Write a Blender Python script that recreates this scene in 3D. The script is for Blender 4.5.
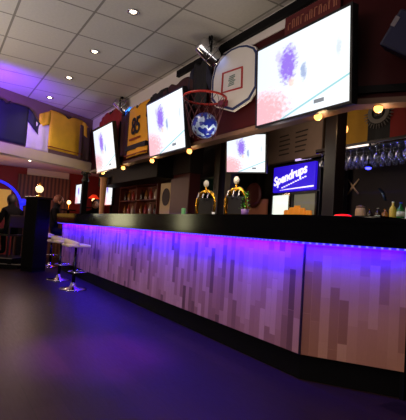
import bpy, bmesh, math, random
from mathutils import Vector, Matrix
random.seed(7)
PI = math.pi
scn = bpy.context.scene
for o in list(bpy.data.objects):
    bpy.data.objects.remove(o)

# ------------------------------------------------------------------ camera, world, lights, exposure
cam_d = bpy.data.cameras.new('camera')
cam = bpy.data.objects.new('camera', cam_d)
scn.collection.objects.link(cam)
a = Vector((-266.0, 3.0, 425.0)).normalized()          # view-space direction of the bar line
n = Vector((1, .065, 0)).cross(a).normalized()
if n.y > 0: n = -n
b = a.cross(n)
if b.x < 0: b = -b
R = (b, a, n)                                           # world x, y, z in view space
cam.matrix_world = Matrix(((R[0].x, -R[0].y, -R[0].z, 0),
                           (R[1].x, -R[1].y, -R[1].z, 0),
                           (R[2].x, -R[2].y, -R[2].z, 1.0),
                           (0, 0, 0, 1)))
cam_d.sensor_fit = 'HORIZONTAL'; cam_d.sensor_width = 36
cam_d.lens = 36 * 425 / 406
cam_d.clip_start = .05
scn.camera = cam

w = bpy.data.worlds.new('world'); scn.world = w; w.use_nodes = True
w.node_tree.nodes['Background'].inputs[0].default_value = (.30, .26, .34, 1)
w.node_tree.nodes['Background'].inputs[1].default_value = .04

def light(name, kind, loc, target, energy, color, size=.3, size_y=None, angle=60, blend=.6, soft=.1):
    d = bpy.data.lights.new(name, kind); d.energy = energy; d.color = color
    if kind == 'AREA':
        d.size = size
        if size_y: d.shape = 'RECTANGLE'; d.size_y = size_y
    else: d.shadow_soft_size = soft
    if kind == 'SPOT': d.spot_size = math.radians(angle); d.spot_blend = blend
    o = bpy.data.objects.new(name, d); scn.collection.objects.link(o); o.location = loc
    v = Vector(target) - Vector(loc)
    o.rotation_euler = v.to_track_quat('-Z', 'Y').to_euler()
    return o
# added unseen area lights: a fill from the left, one brightening the ceiling
light('window_light', 'AREA', (-3.4, 1.6, 2.2), (2.3, 4.2, 3.1), 42, (1, .80, .70), 3.0, .6)
_l = light('ceiling_uplight', 'AREA', (-1.3, 2.2, 1.9), (-1.3, 2.2, 3), 105, (1, .93, .86), 2.0, 6.0); _l.rotation_euler = (PI, 0, 0)
# the beams of the ceiling downlights
for _y in (-.2, 1.2, 2.45, 3.61, 4.73, 5.83, 6.99):
    light('downlight_beam', 'SPOT', (1.365, _y, 2.90), (1.365, _y, 0), 31 if _y < 5 else 12, (1, .78, .66), angle=130, blend=.9, soft=.03)
# coloured club spots
light('violet_spot', 'SPOT', (.25, 5.9, 2.05), (.50, 6.9, 2.95), 230, (.16, .01, 1), angle=110, blend=1, soft=.1)
light('violet_floor_spot', 'SPOT', (1.3, 3.8, 2.8), (1.12, 3.25, 0), 1900, (.30, .01, 1), angle=30, blend=1, soft=.12)
light('violet_floor_spot', 'SPOT', (1.2, 1.6, 2.9), (.95, 2.0, 0), 45, (.55, .03, .75), angle=32, blend=1, soft=.15)
light('red_glow', 'POINT', (2.9, 10.6, 1.5), (0, 0, 0), 5, (1, .12, .05))
light('red_glow', 'POINT', (1.2, 10.6, 1.8), (0, 0, 0), 2.5, (1, .30, .25))
light('lower_ceiling_glow', 'POINT', (1.5, 9.3, 1.75), (0, 0, 0), 26, (1, .66, .52))
light('warm_wall_light', 'AREA', (-.6, 5.0, 1.5), (1.3, 7.3, 2.3), 16, (1, .80, .55), .5, .5)  # added unseen area light, brightens the cream beam and shirts
# the LED line under the bar's lip
LED_COL = (.016, .0004, 1)
_l = light('led_line', 'AREA', (2.142, 5.6, .950), (2.15, 5.6, 0), 205, LED_COL, .03, 6.9); _l.rotation_euler = (0, -.9, 0)
_l = light('led_line', 'AREA', (2.35, 1.87, .950), (2.35, 1.87, 0), 13, (.008, .0004, 1), .64, .03)
_l.rotation_euler = (.95, 0, math.atan2(-.82, .572))
# added unseen area light brightening the flag and menu board
light('back_bar_light', 'AREA', (3.1, 3.4, 2.55), (3.9, 3.4, 1.8), 8, (1, .78, .6), .3, 2.4)
vs = scn.view_settings
vs.view_transform = 'Standard'; vs.look = 'None'; vs.exposure = 0; vs.gamma = 1; vs.use_curve_mapping = False

# ------------------------------------------------------------------ materials
def lin(c):
    c = c / 255
    return c / 12.92 if c <= .04045 else ((c + .055) / 1.055) ** 2.4
def rgb(r, g, b_): return (lin(r), lin(g), lin(b_), 1)

MATS = {}
def mat(name, col, rough=.6, metal=0, var=.15, scale=8, emit=None, strength=0, trans=0, coat=0, bump=0, spec=.5):
    if name in MATS: return MATS[name]
    m = bpy.data.materials.new(name); m.use_nodes = True; nt = m.node_tree
    p = nt.nodes['Principled BSDF']
    tc = nt.nodes.new('ShaderNodeTexCoord'); no = nt.nodes.new('ShaderNodeTexNoise')
    no.inputs['Scale'].default_value = scale; no.inputs['Detail'].default_value = 3
    nt.links.new(tc.outputs['Object'], no.inputs['Vector'])
    mx = nt.nodes.new('ShaderNodeMix'); mx.data_type = 'RGBA'
    c = rgb(*col)
    mx.inputs[6].default_value = tuple(x * (1 - var) for x in c[:3]) + (1,)
    mx.inputs[7].default_value = tuple(min(1, x * (1 + var)) for x in c[:3]) + (1,)
    nt.links.new(no.outputs['Fac'], mx.inputs[0]); nt.links.new(mx.outputs[2], p.inputs['Base Color'])
    p.inputs['Roughness'].default_value = rough; p.inputs['Metallic'].default_value = metal
    p.inputs['Specular IOR Level'].default_value = spec
    if trans: p.inputs['Transmission Weight'].default_value = trans
    if coat: p.inputs['Coat Weight'].default_value = coat
    if bump:
        bp = nt.nodes.new('ShaderNodeBump'); bp.inputs['Strength'].default_value = bump
        nt.links.new(no.outputs['Fac'], bp.inputs['Height']); nt.links.new(bp.outputs[0], p.inputs['Normal'])
    if emit:
        p.inputs['Emission Color'].default_value = rgb(*emit); p.inputs['Emission Strength'].default_value = strength
    MATS[name] = m
    return m

class NT:
    """small node-graph writer"""
    def __init__(s, name):
        s.m = bpy.data.materials.new(name); s.m.use_nodes = True; s.t = s.m.node_tree
        s.p = s.t.nodes['Principled BSDF']; MATS[name] = s.m
    def n(s, kind, **kw):
        x = s.t.nodes.new(kind)
        for k, v in kw.items(): setattr(x, k, v)
        return x
    def l(s, a_, b_): s.t.links.new(a_, b_)
    def math(s, op, x, y=None, clamp=False):
        q = s.n('ShaderNodeMath', operation=op); q.use_clamp = clamp
        for i, v in enumerate((x, y)):
            if v is None: continue
            if isinstance(v, (int, float)): q.inputs[i].default_value = v
            else: s.l(v, q.inputs[i])
        return q.outputs[0]
    def mix(s, f, c1, c2):
        q = s.n('ShaderNodeMix', data_type='RGBA')
        for i, v in ((0, f), (6, c1), (7, c2)):
            if isinstance(v, (int, float, tuple)): q.inputs[i].default_value = v
            else: s.l(v, q.inputs[i])
        return q.outputs[2]
    def mapping(s, src, scale=(1, 1, 1), loc=(0, 0, 0), rot=(0, 0, 0)):
        q = s.n('ShaderNodeMapping'); s.l(src, q.inputs[0])
        q.inputs['Scale'].default_value = scale; q.inputs['Location'].default_value = loc; q.inputs['Rotation'].default_value = rot
        return q.outputs[0]

def ceiling_material():
    g = NT('ceiling_tiles'); tc = g.n('ShaderNodeTexCoord'); sp = g.n('ShaderNodeSeparateXYZ'); g.l(tc.outputs['Object'], sp.inputs[0])
    def line(src, off, pitch, wd):
        u = g.math('MODULO', g.math('ADD', g.math('DIVIDE', g.math('SUBTRACT', src, off), pitch), 40.5), 1)
        return g.math('LESS_THAN', g.math('ABSOLUTE', g.math('SUBTRACT', u, .5)), wd)
    lx = line(sp.outputs[0], .476, .612, .018); ly = line(sp.outputs[1], 3.858, .576, .018)
    ln = g.math('MAXIMUM', lx, ly)
    no = g.n('ShaderNodeTexNoise'); no.inputs['Scale'].default_value = 40; g.l(tc.outputs['Object'], no.inputs['Vector'])
    base = g.mix(no.outputs['Fac'], rgb(198, 192, 184), rgb(216, 210, 200))
    g.l(g.mix(ln, base, rgb(140, 134, 126)), g.p.inputs['Base Color']); g.p.inputs['Roughness'].default_value = .9
    return g.m
def floor_material():
    g = NT('dark_laminate'); tc = g.n('ShaderNodeTexCoord')
    v = g.mapping(tc.outputs['Object'], rot=(0, 0, PI / 2))
    br = g.n('ShaderNodeTexBrick'); g.l(v, br.inputs[0])
    br.inputs['Scale'].default_value = 1; br.inputs['Brick Width'].default_value = 1.2; br.inputs['Row Height'].default_value = .17
    br.inputs['Mortar Size'].default_value = .003; br.offset = .37
    br.inputs['Color1'].default_value = rgb(40, 25, 27); br.inputs['Color2'].default_value = rgb(16, 11, 14); br.inputs['Mortar'].default_value = rgb(14, 10, 12)
    no = g.n('ShaderNodeTexNoise'); g.l(g.mapping(tc.outputs['Object'], scale=(14, 1.6, 1)), no.inputs['Vector']); no.inputs['Detail'].default_value = 5
    col = g.mix(g.math('MULTIPLY', no.outputs['Fac'], .55), br.outputs[0], rgb(50, 32, 32))
    g.l(col, g.p.inputs['Base Color'])
    g.p.inputs['Specular IOR Level'].default_value = .10; r = g.math('ADD', g.math('MULTIPLY', no.outputs['Fac'], .16), .32); g.l(r, g.p.inputs['Roughness'])
    return g.m
def plank_material(name, c1, c2, c3):
    g = NT(name); tc = g.n('ShaderNodeTexCoord'); sp = g.n('ShaderNodeSeparateXYZ'); g.l(tc.outputs['Object'], sp.inputs[0])
    cb = g.n('ShaderNodeCombineXYZ'); g.l(sp.outputs[2], cb.inputs[0]); g.l(sp.outputs[0], cb.inputs[1])
    br = g.n('ShaderNodeTexBrick'); g.l(cb.outputs[0], br.inputs[0])
    br.inputs['Scale'].default_value = 1; br.inputs['Brick Width'].default_value = .42; br.inputs['Row Height'].default_value = .062
    br.inputs['Mortar Size'].default_value = .0012; br.offset = .41; br.offset_frequency = 3; br.squash = .7; br.squash_frequency = 2
    br.inputs['Color1'].default_value = (0, 0, 0, 1); br.inputs['Color2'].default_value = (1, 1, 1, 1); br.inputs['Mortar'].default_value = (.35, .35, .35, 1)
    rp = g.n('ShaderNodeValToRGB'); g.l(br.outputs[0], rp.inputs[0])
    e = rp.color_ramp.elements; e[0].position = 0; e[0].color = rgb(*c1); e[1].position = 1; e[1].color = rgb(*c3)
    x = e.new(.35); x.color = rgb(*c2)
    no = g.n('ShaderNodeTexNoise'); g.l(g.mapping(tc.outputs['Object'], scale=(60, 60, 3)), no.inputs['Vector'])
    col = g.mix(g.math('MULTIPLY', no.outputs['Fac'], .35), rp.outputs[0], rgb(*c1))
    g.l(col, g.p.inputs['Base Color']); g.p.inputs['Roughness'].default_value = .5
    return g.m
def led_material():
    g = NT('led_strip_glow'); tc = g.n('ShaderNodeTexCoord'); sp = g.n('ShaderNodeSeparateXYZ'); g.l(tc.outputs['Object'], sp.inputs[0])
    u = g.math('MODULO', g.math('MULTIPLY', sp.outputs[0], 22), 1); d = g.math('LESS_THAN', g.math('ABSOLUTE', g.math('SUBTRACT', u, .5)), .16)
    g.l(g.mix(d, (.03, .01, 1, 1), (.22, .2, 1, 1)), g.p.inputs['Emission Color'])
    g.p.inputs['Base Color'].default_value = (.1, .1, .3, 1)
    g.p.inputs['Emission Strength'].default_value = LED
    return g.m
LED = 1.2
def screen_material():
    g = NT('broadcast_screen'); tc = g.n('ShaderNodeTexCoord'); uv = tc.outputs['UV']
    sp = g.n('ShaderNodeSeparateXYZ'); g.l(uv, sp.inputs[0]); U, V = sp.outputs[0], sp.outputs[1]
    no = g.n('ShaderNodeTexNoise'); g.l(g.mapping(uv, scale=(5, 5, 5)), no.inputs['Vector']); no.inputs['Detail'].default_value = 2
    nz = g.math('MULTIPLY', g.math('SUBTRACT', no.outputs['Fac'], .5), .6)
    def ell(cx, cy, rx, ry, soft=1.3):
        dx = g.math('POWER', g.math('ABSOLUTE', g.math('DIVIDE', g.math('SUBTRACT', U, cx), rx)), 2)
        dy = g.math('POWER', g.math('ABSOLUTE', g.math('DIVIDE', g.math('SUBTRACT', V, cy), ry)), 2)
        d = g.math('ADD', g.math('ADD', dx, dy), g.math('MULTIPLY', nz, 3))
        return g.math('MULTIPLY', g.math('SUBTRACT', 1, d), soft, True)
    col = g.mix(g.math('MULTIPLY', U, 1), (.80, .88, 1, 1), (.93, .99, 1, 1))
    col = g.mix(g.math('MULTIPLY', ell(.05, .14, .40, .33), .75), col, (.95, .34, .38, 1))
    col = g.mix(g.math('MULTIPLY', ell(.38, .66, .12, .27), 1), col, (.30, .17, .80, 1))
    col = g.mix(g.math('MULTIPLY', ell(.27, .80, .05, .10), .6), col, (.55, .45, .92, 1))
    col = g.mix(g.math('MULTIPLY', ell(.56, .50, .04, .12), .8), col, (.25, .35, .62, 1))
    col = g.mix(g.math('MULTIPLY', ell(.43, .42, .05, .07), .6), col, (.95, .62, .45, 1))
    col = g.mix(g.math('MULTIPLY', ell(.90, .62, .03, .12), .45), col, (.4, .5, .6, 1))
    ln = g.math('ABSOLUTE', g.math('SUBTRACT', V, g.math('ADD', g.math('MULTIPLY', U, .42), -.13)))
    ln = g.math('MULTIPLY', g.math('LESS_THAN', ln, .012), g.math('GREATER_THAN', U, .3))
    col = g.mix(g.math('MULTIPLY', ln, .75), col, (.15, .55, .60, 1))
    bx = g.math('MULTIPLY', g.math('LESS_THAN', g.math('ABSOLUTE', g.math('SUBTRACT', U, .72)), .05), g.math('LESS_THAN', g.math('ABSOLUTE', g.math('SUBTRACT', V, .10)), .022))
    col = g.mix(g.math('MULTIPLY', bx, .85), col, (.08, .09, .12, 1))
    g.p.inputs['Base Color'].default_value = (.02, .02, .02, 1); g.p.inputs['Roughness'].default_value = .3
    g.l(col, g.p.inputs['Emission Color']); g.p.inputs['Emission Strength'].default_value = 1.15
    return g.m
def ball_material():
    g = NT('blue_white_ball'); tc = g.n('ShaderNodeTexCoord')
    ck = g.n('ShaderNodeTexVoronoi'); ck.inputs['Scale'].default_value = 30; g.l(tc.outputs['Object'], ck.inputs['Vector'])
    sp = g.n('ShaderNodeSeparateColor'); g.l(ck.outputs['Color'], sp.inputs[0])
    f = g.math('GREATER_THAN', sp.outputs[0], .7)
    g.l(g.mix(f, rgb(22, 40, 150), rgb(160, 185, 225)), g.p.inputs['Base Color']); g.p.inputs['Roughness'].default_value = .3
    return g.m
def pleat_material():
    g = NT('brown_slat_panel'); tc = g.n('ShaderNodeTexCoord'); wv = g.n('ShaderNodeTexWave'); g.l(tc.outputs['Object'], wv.inputs['Vector'])
    wv.inputs['Scale'].default_value = 3.2; wv.inputs['Distortion'].default_value = .6
    g.l(g.mix(wv.outputs['Fac'], rgb(60, 34, 26), rgb(116, 76, 54)), g.p.inputs['Base Color']); g.p.inputs['Roughness'].default_value = .7
    return g.m

# ------------------------------------------------------------------ mesh helpers
def bm_new(): return bmesh.new()
def box(bm, x0, x1, y0, y1, z0, z1):
    vs_ = [bm.verts.new(p) for p in ((x0,y0,z0),(x1,y0,z0),(x1,y1,z0),(x0,y1,z0),(x0,y0,z1),(x1,y0,z1),(x1,y1,z1),(x0,y1,z1))]
    for f in ((0,3,2,1),(4,5,6,7),(0,1,5,4),(1,2,6,5),(2,3,7,6),(3,0,4,7)): bm.faces.new([vs_[i] for i in f])
    return vs_
def bbox(x0, x1, y0, y1, z0, z1, bevel=0, seg=2):
    bm = bm_new(); box(bm, x0, x1, y0, y1, z0, z1)
    if bevel: bmesh.ops.bevel(bm, geom=bm.edges[:], offset=bevel, segments=seg, affect='EDGES', profile=.5)
    return bm
def lathe(prof, n_=20, bm=None, off=(0, 0, 0)):
    bm = bm or bm_new(); rings = []
    for r, z in prof:
        if r < 1e-5: rings.append([bm.verts.new((off[0], off[1], off[2] + z))])
        else: rings.append([bm.verts.new((off[0] + r*math.cos(2*PI*k/n_), off[1] + r*math.sin(2*PI*k/n_), off[2] + z)) for k in range(n_)])
    for A, B in zip(rings, rings[1:]):
        for k in range(n_):
            q = [A[k % len(A)], A[(k+1) % n_ % len(A)], B[(k+1) % n_ % len(B)], B[k % len(B)]]
            q = list(dict.fromkeys(q))
            if len(q) >= 3: bm.faces.new(q)
    for ring, fl in ((rings[0], True), (rings[-1], False)):
        if len(ring) > 2: bm.faces.new(ring[::-1] if fl else ring)
    return bm
def tube(pts, r, n_=10, bm=None, closed=False):
    bm = bm or bm_new(); pts = [Vector(p) for p in pts]; rings = []; N = len(pts)
    rr = r if isinstance(r, (list, tuple)) else [r] * N
    up = None
    for i, p in enumerate(pts):
        if closed: t = pts[(i+1) % N] - pts[i-1]
        else: t = pts[min(i+1, N-1)] - pts[max(i-1, 0)]
        t.normalize()
        if up is None: up = Vector((0, 0, 1)) if abs(t.z) < .9 else Vector((1, 0, 0))
        s = t.cross(up).normalized(); u = s.cross(t).normalized(); up = u
        rings.append([bm.verts.new(p + rr[i]*(math.cos(2*PI*k/n_)*s + math.sin(2*PI*k/n_)*u)) for k in range(n_)])
    M = N if closed else N-1
    for i in range(M):
        A, B = rings[i], rings[(i+1) % N]
        for k in range(n_): bm.faces.new((A[k], A[(k+1) % n_], B[(k+1) % n_], B[k]))
    if not closed:
        bm.faces.new(rings[0][::-1]); bm.faces.new(rings[-1])
    return bm
def prism(poly, y0, y1, bm=None, bevel=0):
    """outline in x,z extruded along y"""
    bm = bm or bm_new()
    A = [bm.verts.new((x, y0, z)) for x, z in poly]; B = [bm.verts.new((x, y1, z)) for x, z in poly]
    bm.faces.new(A); bm.faces.new(B[::-1]); m = len(poly)
    for i in range(m): bm.faces.new((A[i], B[i], B[(i+1) % m], A[(i+1) % m]))
    bmesh.ops.recalc_face_normals(bm, faces=bm.faces[:])
    return bm
def prismz(poly, z0, z1, bm=None):
    """plan outline extruded upward"""
    bm = bm or bm_new()
    A = [bm.verts.new((x, y, z0)) for x, y in poly]; B = [bm.verts.new((x, y, z1)) for x, y in poly]
    bm.faces.new(A[::-1]); bm.faces.new(B); m = len(poly)
    for i in range(m): bm.faces.new((A[i], A[(i+1) % m], B[(i+1) % m], B[i]))
    bmesh.ops.recalc_face_normals(bm, faces=bm.faces[:])
    return bm
def ball(r, c=(0, 0, 0), s=(1, 1, 1), bm=None, u=20, v=12):
    bm = bm or bm_new()
    bmesh.ops.create_uvsphere(bm, u_segments=u, v_segments=v, radius=r, matrix=Matrix.Translation(c) @ Matrix.Diagonal((*s, 1)))
    return bm
def obj(name, bm, m, parent=None, loc=None, rotz=None, smooth=False, label=None):
    me = bpy.data.meshes.new(name); bm.normal_update(); bm.to_mesh(me); bm.free()
    if m: me.materials.append(m)
    if smooth:
        for p in me.polygons: p.use_smooth = True
    o = bpy.data.objects.new(name, me); scn.collection.objects.link(o)
    if parent: o.parent = parent
    if loc: o.location = loc
    if rotz is not None: o.rotation_euler = (0, 0, rotz)
    if label: o['label'] = label
    return o
def thing(name, label, cat, loc=(0, 0, 0), rotz=0, group=None, tilt=0):
    o = bpy.data.objects.new(name, None); scn.collection.objects.link(o); o.empty_display_size = .05
    o.location = loc; o.rotation_euler = (tilt, 0, rotz); o['label'] = label; o['category'] = cat
    if group: o['group'] = group
    return o
def tag(o, label, cat, group=None, kind=None):
    o['label'] = label; o['category'] = cat
    if group: o['group'] = group
    if kind: o['kind'] = kind
    return o
def struct(o): o['kind'] = 'structure'; return o
def copy_tree(o, parent=None):
    c = o.copy(); scn.collection.objects.link(c)
    if parent: c.parent = parent
    for ch in list(o.children): copy_tree(ch, c)
    return c
def text_obj(name, s, size, m, parent, loc, rot=(PI/2, 0, 0), shear=0, ext=.003, sx=1, label=None, spacing=1, bold=0):
    cu = bpy.data.curves.new(name, 'FONT'); cu.body = s; cu.size = size; cu.extrude = ext; cu.shear = shear
    cu.align_x = 'CENTER'; cu.align_y = 'CENTER'; cu.space_character = spacing; cu.offset = bold
    t = bpy.data.objects.new('tmp', cu); scn.collection.objects.link(t)
    dg = bpy.context.evaluated_depsgraph_get(); me = bpy.data.meshes.new_from_object(t.evaluated_get(dg))
    bpy.data.objects.remove(t)
    me.materials.clear(); me.materials.append(m)
    o = bpy.data.objects.new(name, me); scn.collection.objects.link(o); o.parent = parent
    o.location = loc; o.rotation_euler = rot; o.scale = (sx, 1, 1)
    if label: o['label'] = label
    return o
def skin_figure(name, verts, edges, radii, m, parent, sub=2):
    me = bpy.data.meshes.new(name); me.from_pydata(verts, edges, []); me.materials.append(m)
    o = bpy.data.objects.new(name, me); scn.collection.objects.link(o)
    if parent: o.parent = parent
    s = o.modifiers.new('skin', 'SKIN'); s.use_smooth_shade = True
    for i, r in enumerate(radii):
        rr = r if isinstance(r, tuple) else (r, r)
        me.skin_vertices[0].data[i].radius = rr
    me.skin_vertices[0].data[0].use_root = True
    u = o.modifiers.new('sub', 'SUBSURF'); u.levels = sub; u.render_levels = sub
    dg = bpy.context.evaluated_depsgraph_get()
    nm = bpy.data.meshes.new_from_object(o.evaluated_get(dg)); o.modifiers.clear(); o.data = nm
    nm.name = name
    return o
WALL = -PI/2          # local x runs towards the camera along the bar, local y into the wall
CH = (.572, -.82); CHA = math.atan2(CH[1], CH[0])       # the bar's corner direction
CR = (.88, .47); CRA = math.atan2(CR[1], CR[0])         # the cross beam's direction

black_gloss = mat('black_lacquer', (10, 10, 13), .11, var=.1)
black_matt = mat('black_matt', (12, 11, 13), .6, spec=.12)
black_plastic = mat('black_plastic', (14, 14, 17), .35)
dark_brown = mat('dark_brown_wood', (38, 22, 18), .5, scale=14)
maroon = mat('maroon_paint', (58, 5, 9), .6, spec=.2)
redwood = mat('red_brown_wood', (110, 46, 30), .5, scale=18)
cream = mat('cream_paint', (205, 192, 176), .8, var=.05)
chrome = mat('chrome', (205, 205, 212), .12, 1, var=.05)
gold = mat('polished_brass', (226, 170, 58), .2, 1, var=.1)
white = mat('white_enamel', (238, 236, 232), .3, var=.03)
glass = mat('clear_glass', (240, 245, 250), .03, trans=1, var=.01)
bulb = mat('warm_bulb', (255, 214, 150), .4, emit=(255, 168, 84), strength=3.5)
skinm = mat('skin', (196, 140, 112), .5, var=.08)

# ------------------------------------------------------------------ the room
struct(obj('floor', bbox(-4.2, 5.2, -3.2, 12.4, -.08, 0), floor_material()))
cm = ceiling_material()
def wall_line(s, P0=(2.40, 7.90), d=CR): return (P0[0] + d[0]*s, P0[1] + d[1]*s)
cl, cr_ = wall_line(-7.0), wall_line(.12)
struct(obj('ceiling', prismz([(-4.2, -3.2), (5.2, -3.2), (5.2, 12.4), (-4.2, 12.4)], 2.95, 3.03), cm))
struct(obj('wall_far', bbox(-4.2, 5.2, 12.0, 12.4, 0, 2.95), mat('red_wall_paint', (120, 22, 20), .7)))
struct(obj('wall_right', bbox(4.3, 4.5, -3.2, 12.0, 0, 2.95), mat('dark_bar_wall', (34, 22, 20), .7)))
struct(obj('wall_left', bbox(-4.2, -4.05, -3.2, 12.0, 0, 2.95), mat('left_wall_paint', (44, 32, 34), .8)))
struct(obj('ceiling_lower', prismz([(-4.0, 4.78), (2.33, 8.15), (4.3, 8.15), (4.3, 12.0), (-4.0, 12.0)], 2.34, 2.40), mat('lower_ceiling_paint', (214, 190, 176), .85, var=.04)))
struct(obj('ceiling_bar', prismz([(2.51, 8.0), (2.51, 2.02), (3.60, .42), (4.3, .42), (4.3, 8.0)], 2.62, 2.70), black_matt))
# far wall: white upper strip over the slatted panelling
struct(obj('trim_1', bbox(1.93, 3.02, 11.97, 12.0, 2.02, 2.34), cream))
pl_ = struct(obj('trim_2', bbox(1.72, 3.05, 11.90, 11.97, .0, 2.16), pleat_material()))
# cross beam carrying the shirts
th = .12
def slab(s0, s1, z0, z1, t0, t1, P0=(2.40, 7.90), d=CR):
    nx, ny = -d[1], d[0]
    p = [(P0[0]+d[0]*s+nx*t, P0[1]+d[1]*s+ny*t) for s, t in ((s0, t0), (s1, t0), (s1, t1), (s0, t1))]
    return prismz(p, z0, z1)
struct(obj('wall_cross', slab(-6.9, .10, 2.10, 2.95, .06, .16), mat('cross_wall_paint', (120, 92, 84), .8)))
struct(obj('trim_3', slab(-6.9, .10, 1.97, 2.13, .0, .20), mat('cream_beam', (214, 196, 150), .7, var=.06)))
# bulkhead above the bar, with its cream strip and dark rail
BX = 2.38
bulk = [(BX, 8.0), (BX, 1.97), (BX + CH[0]*1.9, 1.97 + CH[1]*1.9), (BX + .12 + CH[0]*1.9, 1.97 + CH[1]*1.9 + .06), (BX + .12, 2.02), (BX + .12, 8.0)]
struct(obj('wall_bulkhead', prismz(bulk, 1.975, 2.95), maroon))
struct(obj('trim_4', bbox(BX - .012, BX, 1.99, 8.0, 2.76, 2.95), mat('cream_strip_paint', (222, 212, 206), .7, var=.04)))
struct(obj('trim_5', bbox(BX - .05, BX - .012, 1.97, 4.55, 2.838, 2.915), black_matt))
strip = mat('pale_edge_strip', (96, 66, 50), .6)
def follow(x_off, w_, z0, z1, y_far, ch_len):
    """a strip that runs along the bulkhead and turns its corner"""
    k = .414
    x0, x1 = BX - x_off, BX - x_off + w_
    y0, y1 = 1.97 - x_off*.29, 1.97 - (x_off - w_)*.29
    return prismz([(x0, y_far), (x0, y0), (x0 + CH[0]*ch_len, y0 + CH[1]*ch_len), (x1 + CH[0]*ch_len, y1 + CH[1]*ch_len), (x1, y1), (x1, y_far)], z0, z1)
struct(obj('trim_6', follow(.02, .13, 1.935, 1.975, 7.9, 1.8), strip))
struct(obj('trim_7', follow(.03, .03, 2.01, 2.06, 2.0, 1.8), black_matt))

# platform at the far left
nose = mat('metal_nosing', (200, 190, 180), .3, .8)
pf = thing('platform', 'low dark two-step platform with pale metal nosings at the far left', 'platform', (0, 0, 0))
D0 = Vector((.845, -.531)); D1 = Vector((.80, -.60))
def quad(P, d, L, back, z0, z1, bm=None):
    d = d.normalized(); nrm = Vector((-d.y, d.x))
    P = Vector(P); Q = P + d*L
    return prismz([tuple(P), tuple(Q), tuple(Q + nrm*back), tuple(P + nrm*back)], z0, z1, bm)
obj('lower_step', quad((-1.6, 10.9), D0, 3.55, 1.0, 0, .09), black_matt, pf)
obj('upper_step', quad((-1.5, 11.15), D1, 3.5, .8, .09, .20), black_matt, pf)
obj('nosing', quad((-1.6, 10.88), D0, 3.70, .03, .085, .10), nose, pf)
obj('nosing', quad((-1.5, 11.13), D1, 3.5, .03, .195, .21), nose, pf)

# ------------------------------------------------------------------ ceiling downlights
dl_bulb = mat('downlight_bulb', (255, 240, 215), .4, emit=(255, 232, 196), strength=14)
def downlight():
    t = thing('ceiling_downlight', '', 'downlight', group='round downlights in the tiled ceiling')
    obj('trim_ring', lathe([(.030, 0), (.052, -.002), (.055, -.012), (.034, -.012), (.030, 0)], 24), chrome, t, smooth=True)
    obj('bulb', ball(.030, (0, 0, -.004), (1, 1, .5)), dl_bulb, t, smooth=True)
    return t
dproto = downlight()
dspec = [(1.365, 3.61, 'ceiling downlight nearest the viewer, first of the row of four'), (1.365, 4.73, 'ceiling downlight second from the viewer in the row of four'),
         (1.365, 5.83, 'ceiling downlight third from the viewer in the row of four'), (1.365, 6.99, 'ceiling downlight farthest away in the row, above the yellow shirt')]
for i, (x, y, lb) in enumerate(dspec):
    o = dproto if i == 0 else copy_tree(dproto)
    o.location = (x, y, 2.95); o['label'] = lb
o = copy_tree(dproto); o.location = (1.70, 10.33, 2.34); o['label'] = 'small downlight in the lower pink-lit ceiling beyond the cream beam'; o['group'] = 'lower ceiling downlight'
light('downlight_beam', 'SPOT', (1.70, 10.33, 2.30), (1.70, 10.33, 0), 10, (1, .85, .7), angle=120, blend=1, soft=.03)

# ------------------------------------------------------------------ the bar
bar = thing('bar_counter', 'long bar counter faced with pale vertical planks, lit violet under its black top', 'bar', (0, 0, 0))
plank = plank_material('pale_planks', (104, 66, 54), (176, 122, 102), (208, 156, 134))
plankw = plank_material('warm_planks', (150, 96, 62), (196, 138, 94), (214, 160, 112))
PX, PY0, PY1 = 2.22, 2.17, 9.0
def panel(parent, P, Q, z0, z1, m, name, label=None, t=.03):
    P, Q = Vector(P), Vector(Q); L = (Q - P).length; ang = math.atan2(Q.y-P.y, Q.x-P.x)
    return obj(name, bbox(0, L, 0, t, z0, z1), m, parent, (P.x, P.y, 0), ang, label=label)
corner = (PX, PY0); end = (PX + CH[0]*.665, PY0 + CH[1]*.665)
panel(bar, (PX, PY1), corner, .18, .964, plank, 'front_panel', 'pale grey-beige plank panel')
panel(bar, (PX + .002, PY0 - .003), end, .18, .964, plankw, 'corner_panel', 'warmer tan plank panel after the corner')
panel(bar, (end[0]+.004, end[1]), (3.9, end[1]), .0, .964, black_matt, 'return_panel', 'black return panel')
obj('seam_trim', bbox(PX - .006, PX + .004, PY0 - .010, PY0 + .004, .18, .964), dark_brown, bar)
obj('plinth', prismz([(PX+.03, 9.0), (PX+.03, PY0+.02), (end[0]+.04, end[1]+.02), (3.9, end[1]+.02), (3.9, end[1]+.5), (end[0]+.3, end[1]+.5), (PX+.4, PY0+.3), (PX+.4, 9.0)], 0, .18), black_matt, bar)
obj('carcass', prismz([(PX+.035, 8.98), (PX+.035, PY0+.03), (end[0]+.04, end[1]+.045), (3.88, end[1]+.045), (3.88, end[1]+.45), (end[0]+.3, end[1]+.45), (PX+.38, PY0+.3), (PX+.38, 8.98)], .18, .964), black_matt, bar)
hk = obj('hook', tube([(.018*math.cos(q), 0, .018*math.sin(q)*.6) for q in [2*PI*k/16 for k in range(16)]], .005, 8, closed=True), chrome, bar, (2.615, end[1]-.012, .60), smooth=True, label='small chrome ring hook')


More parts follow.
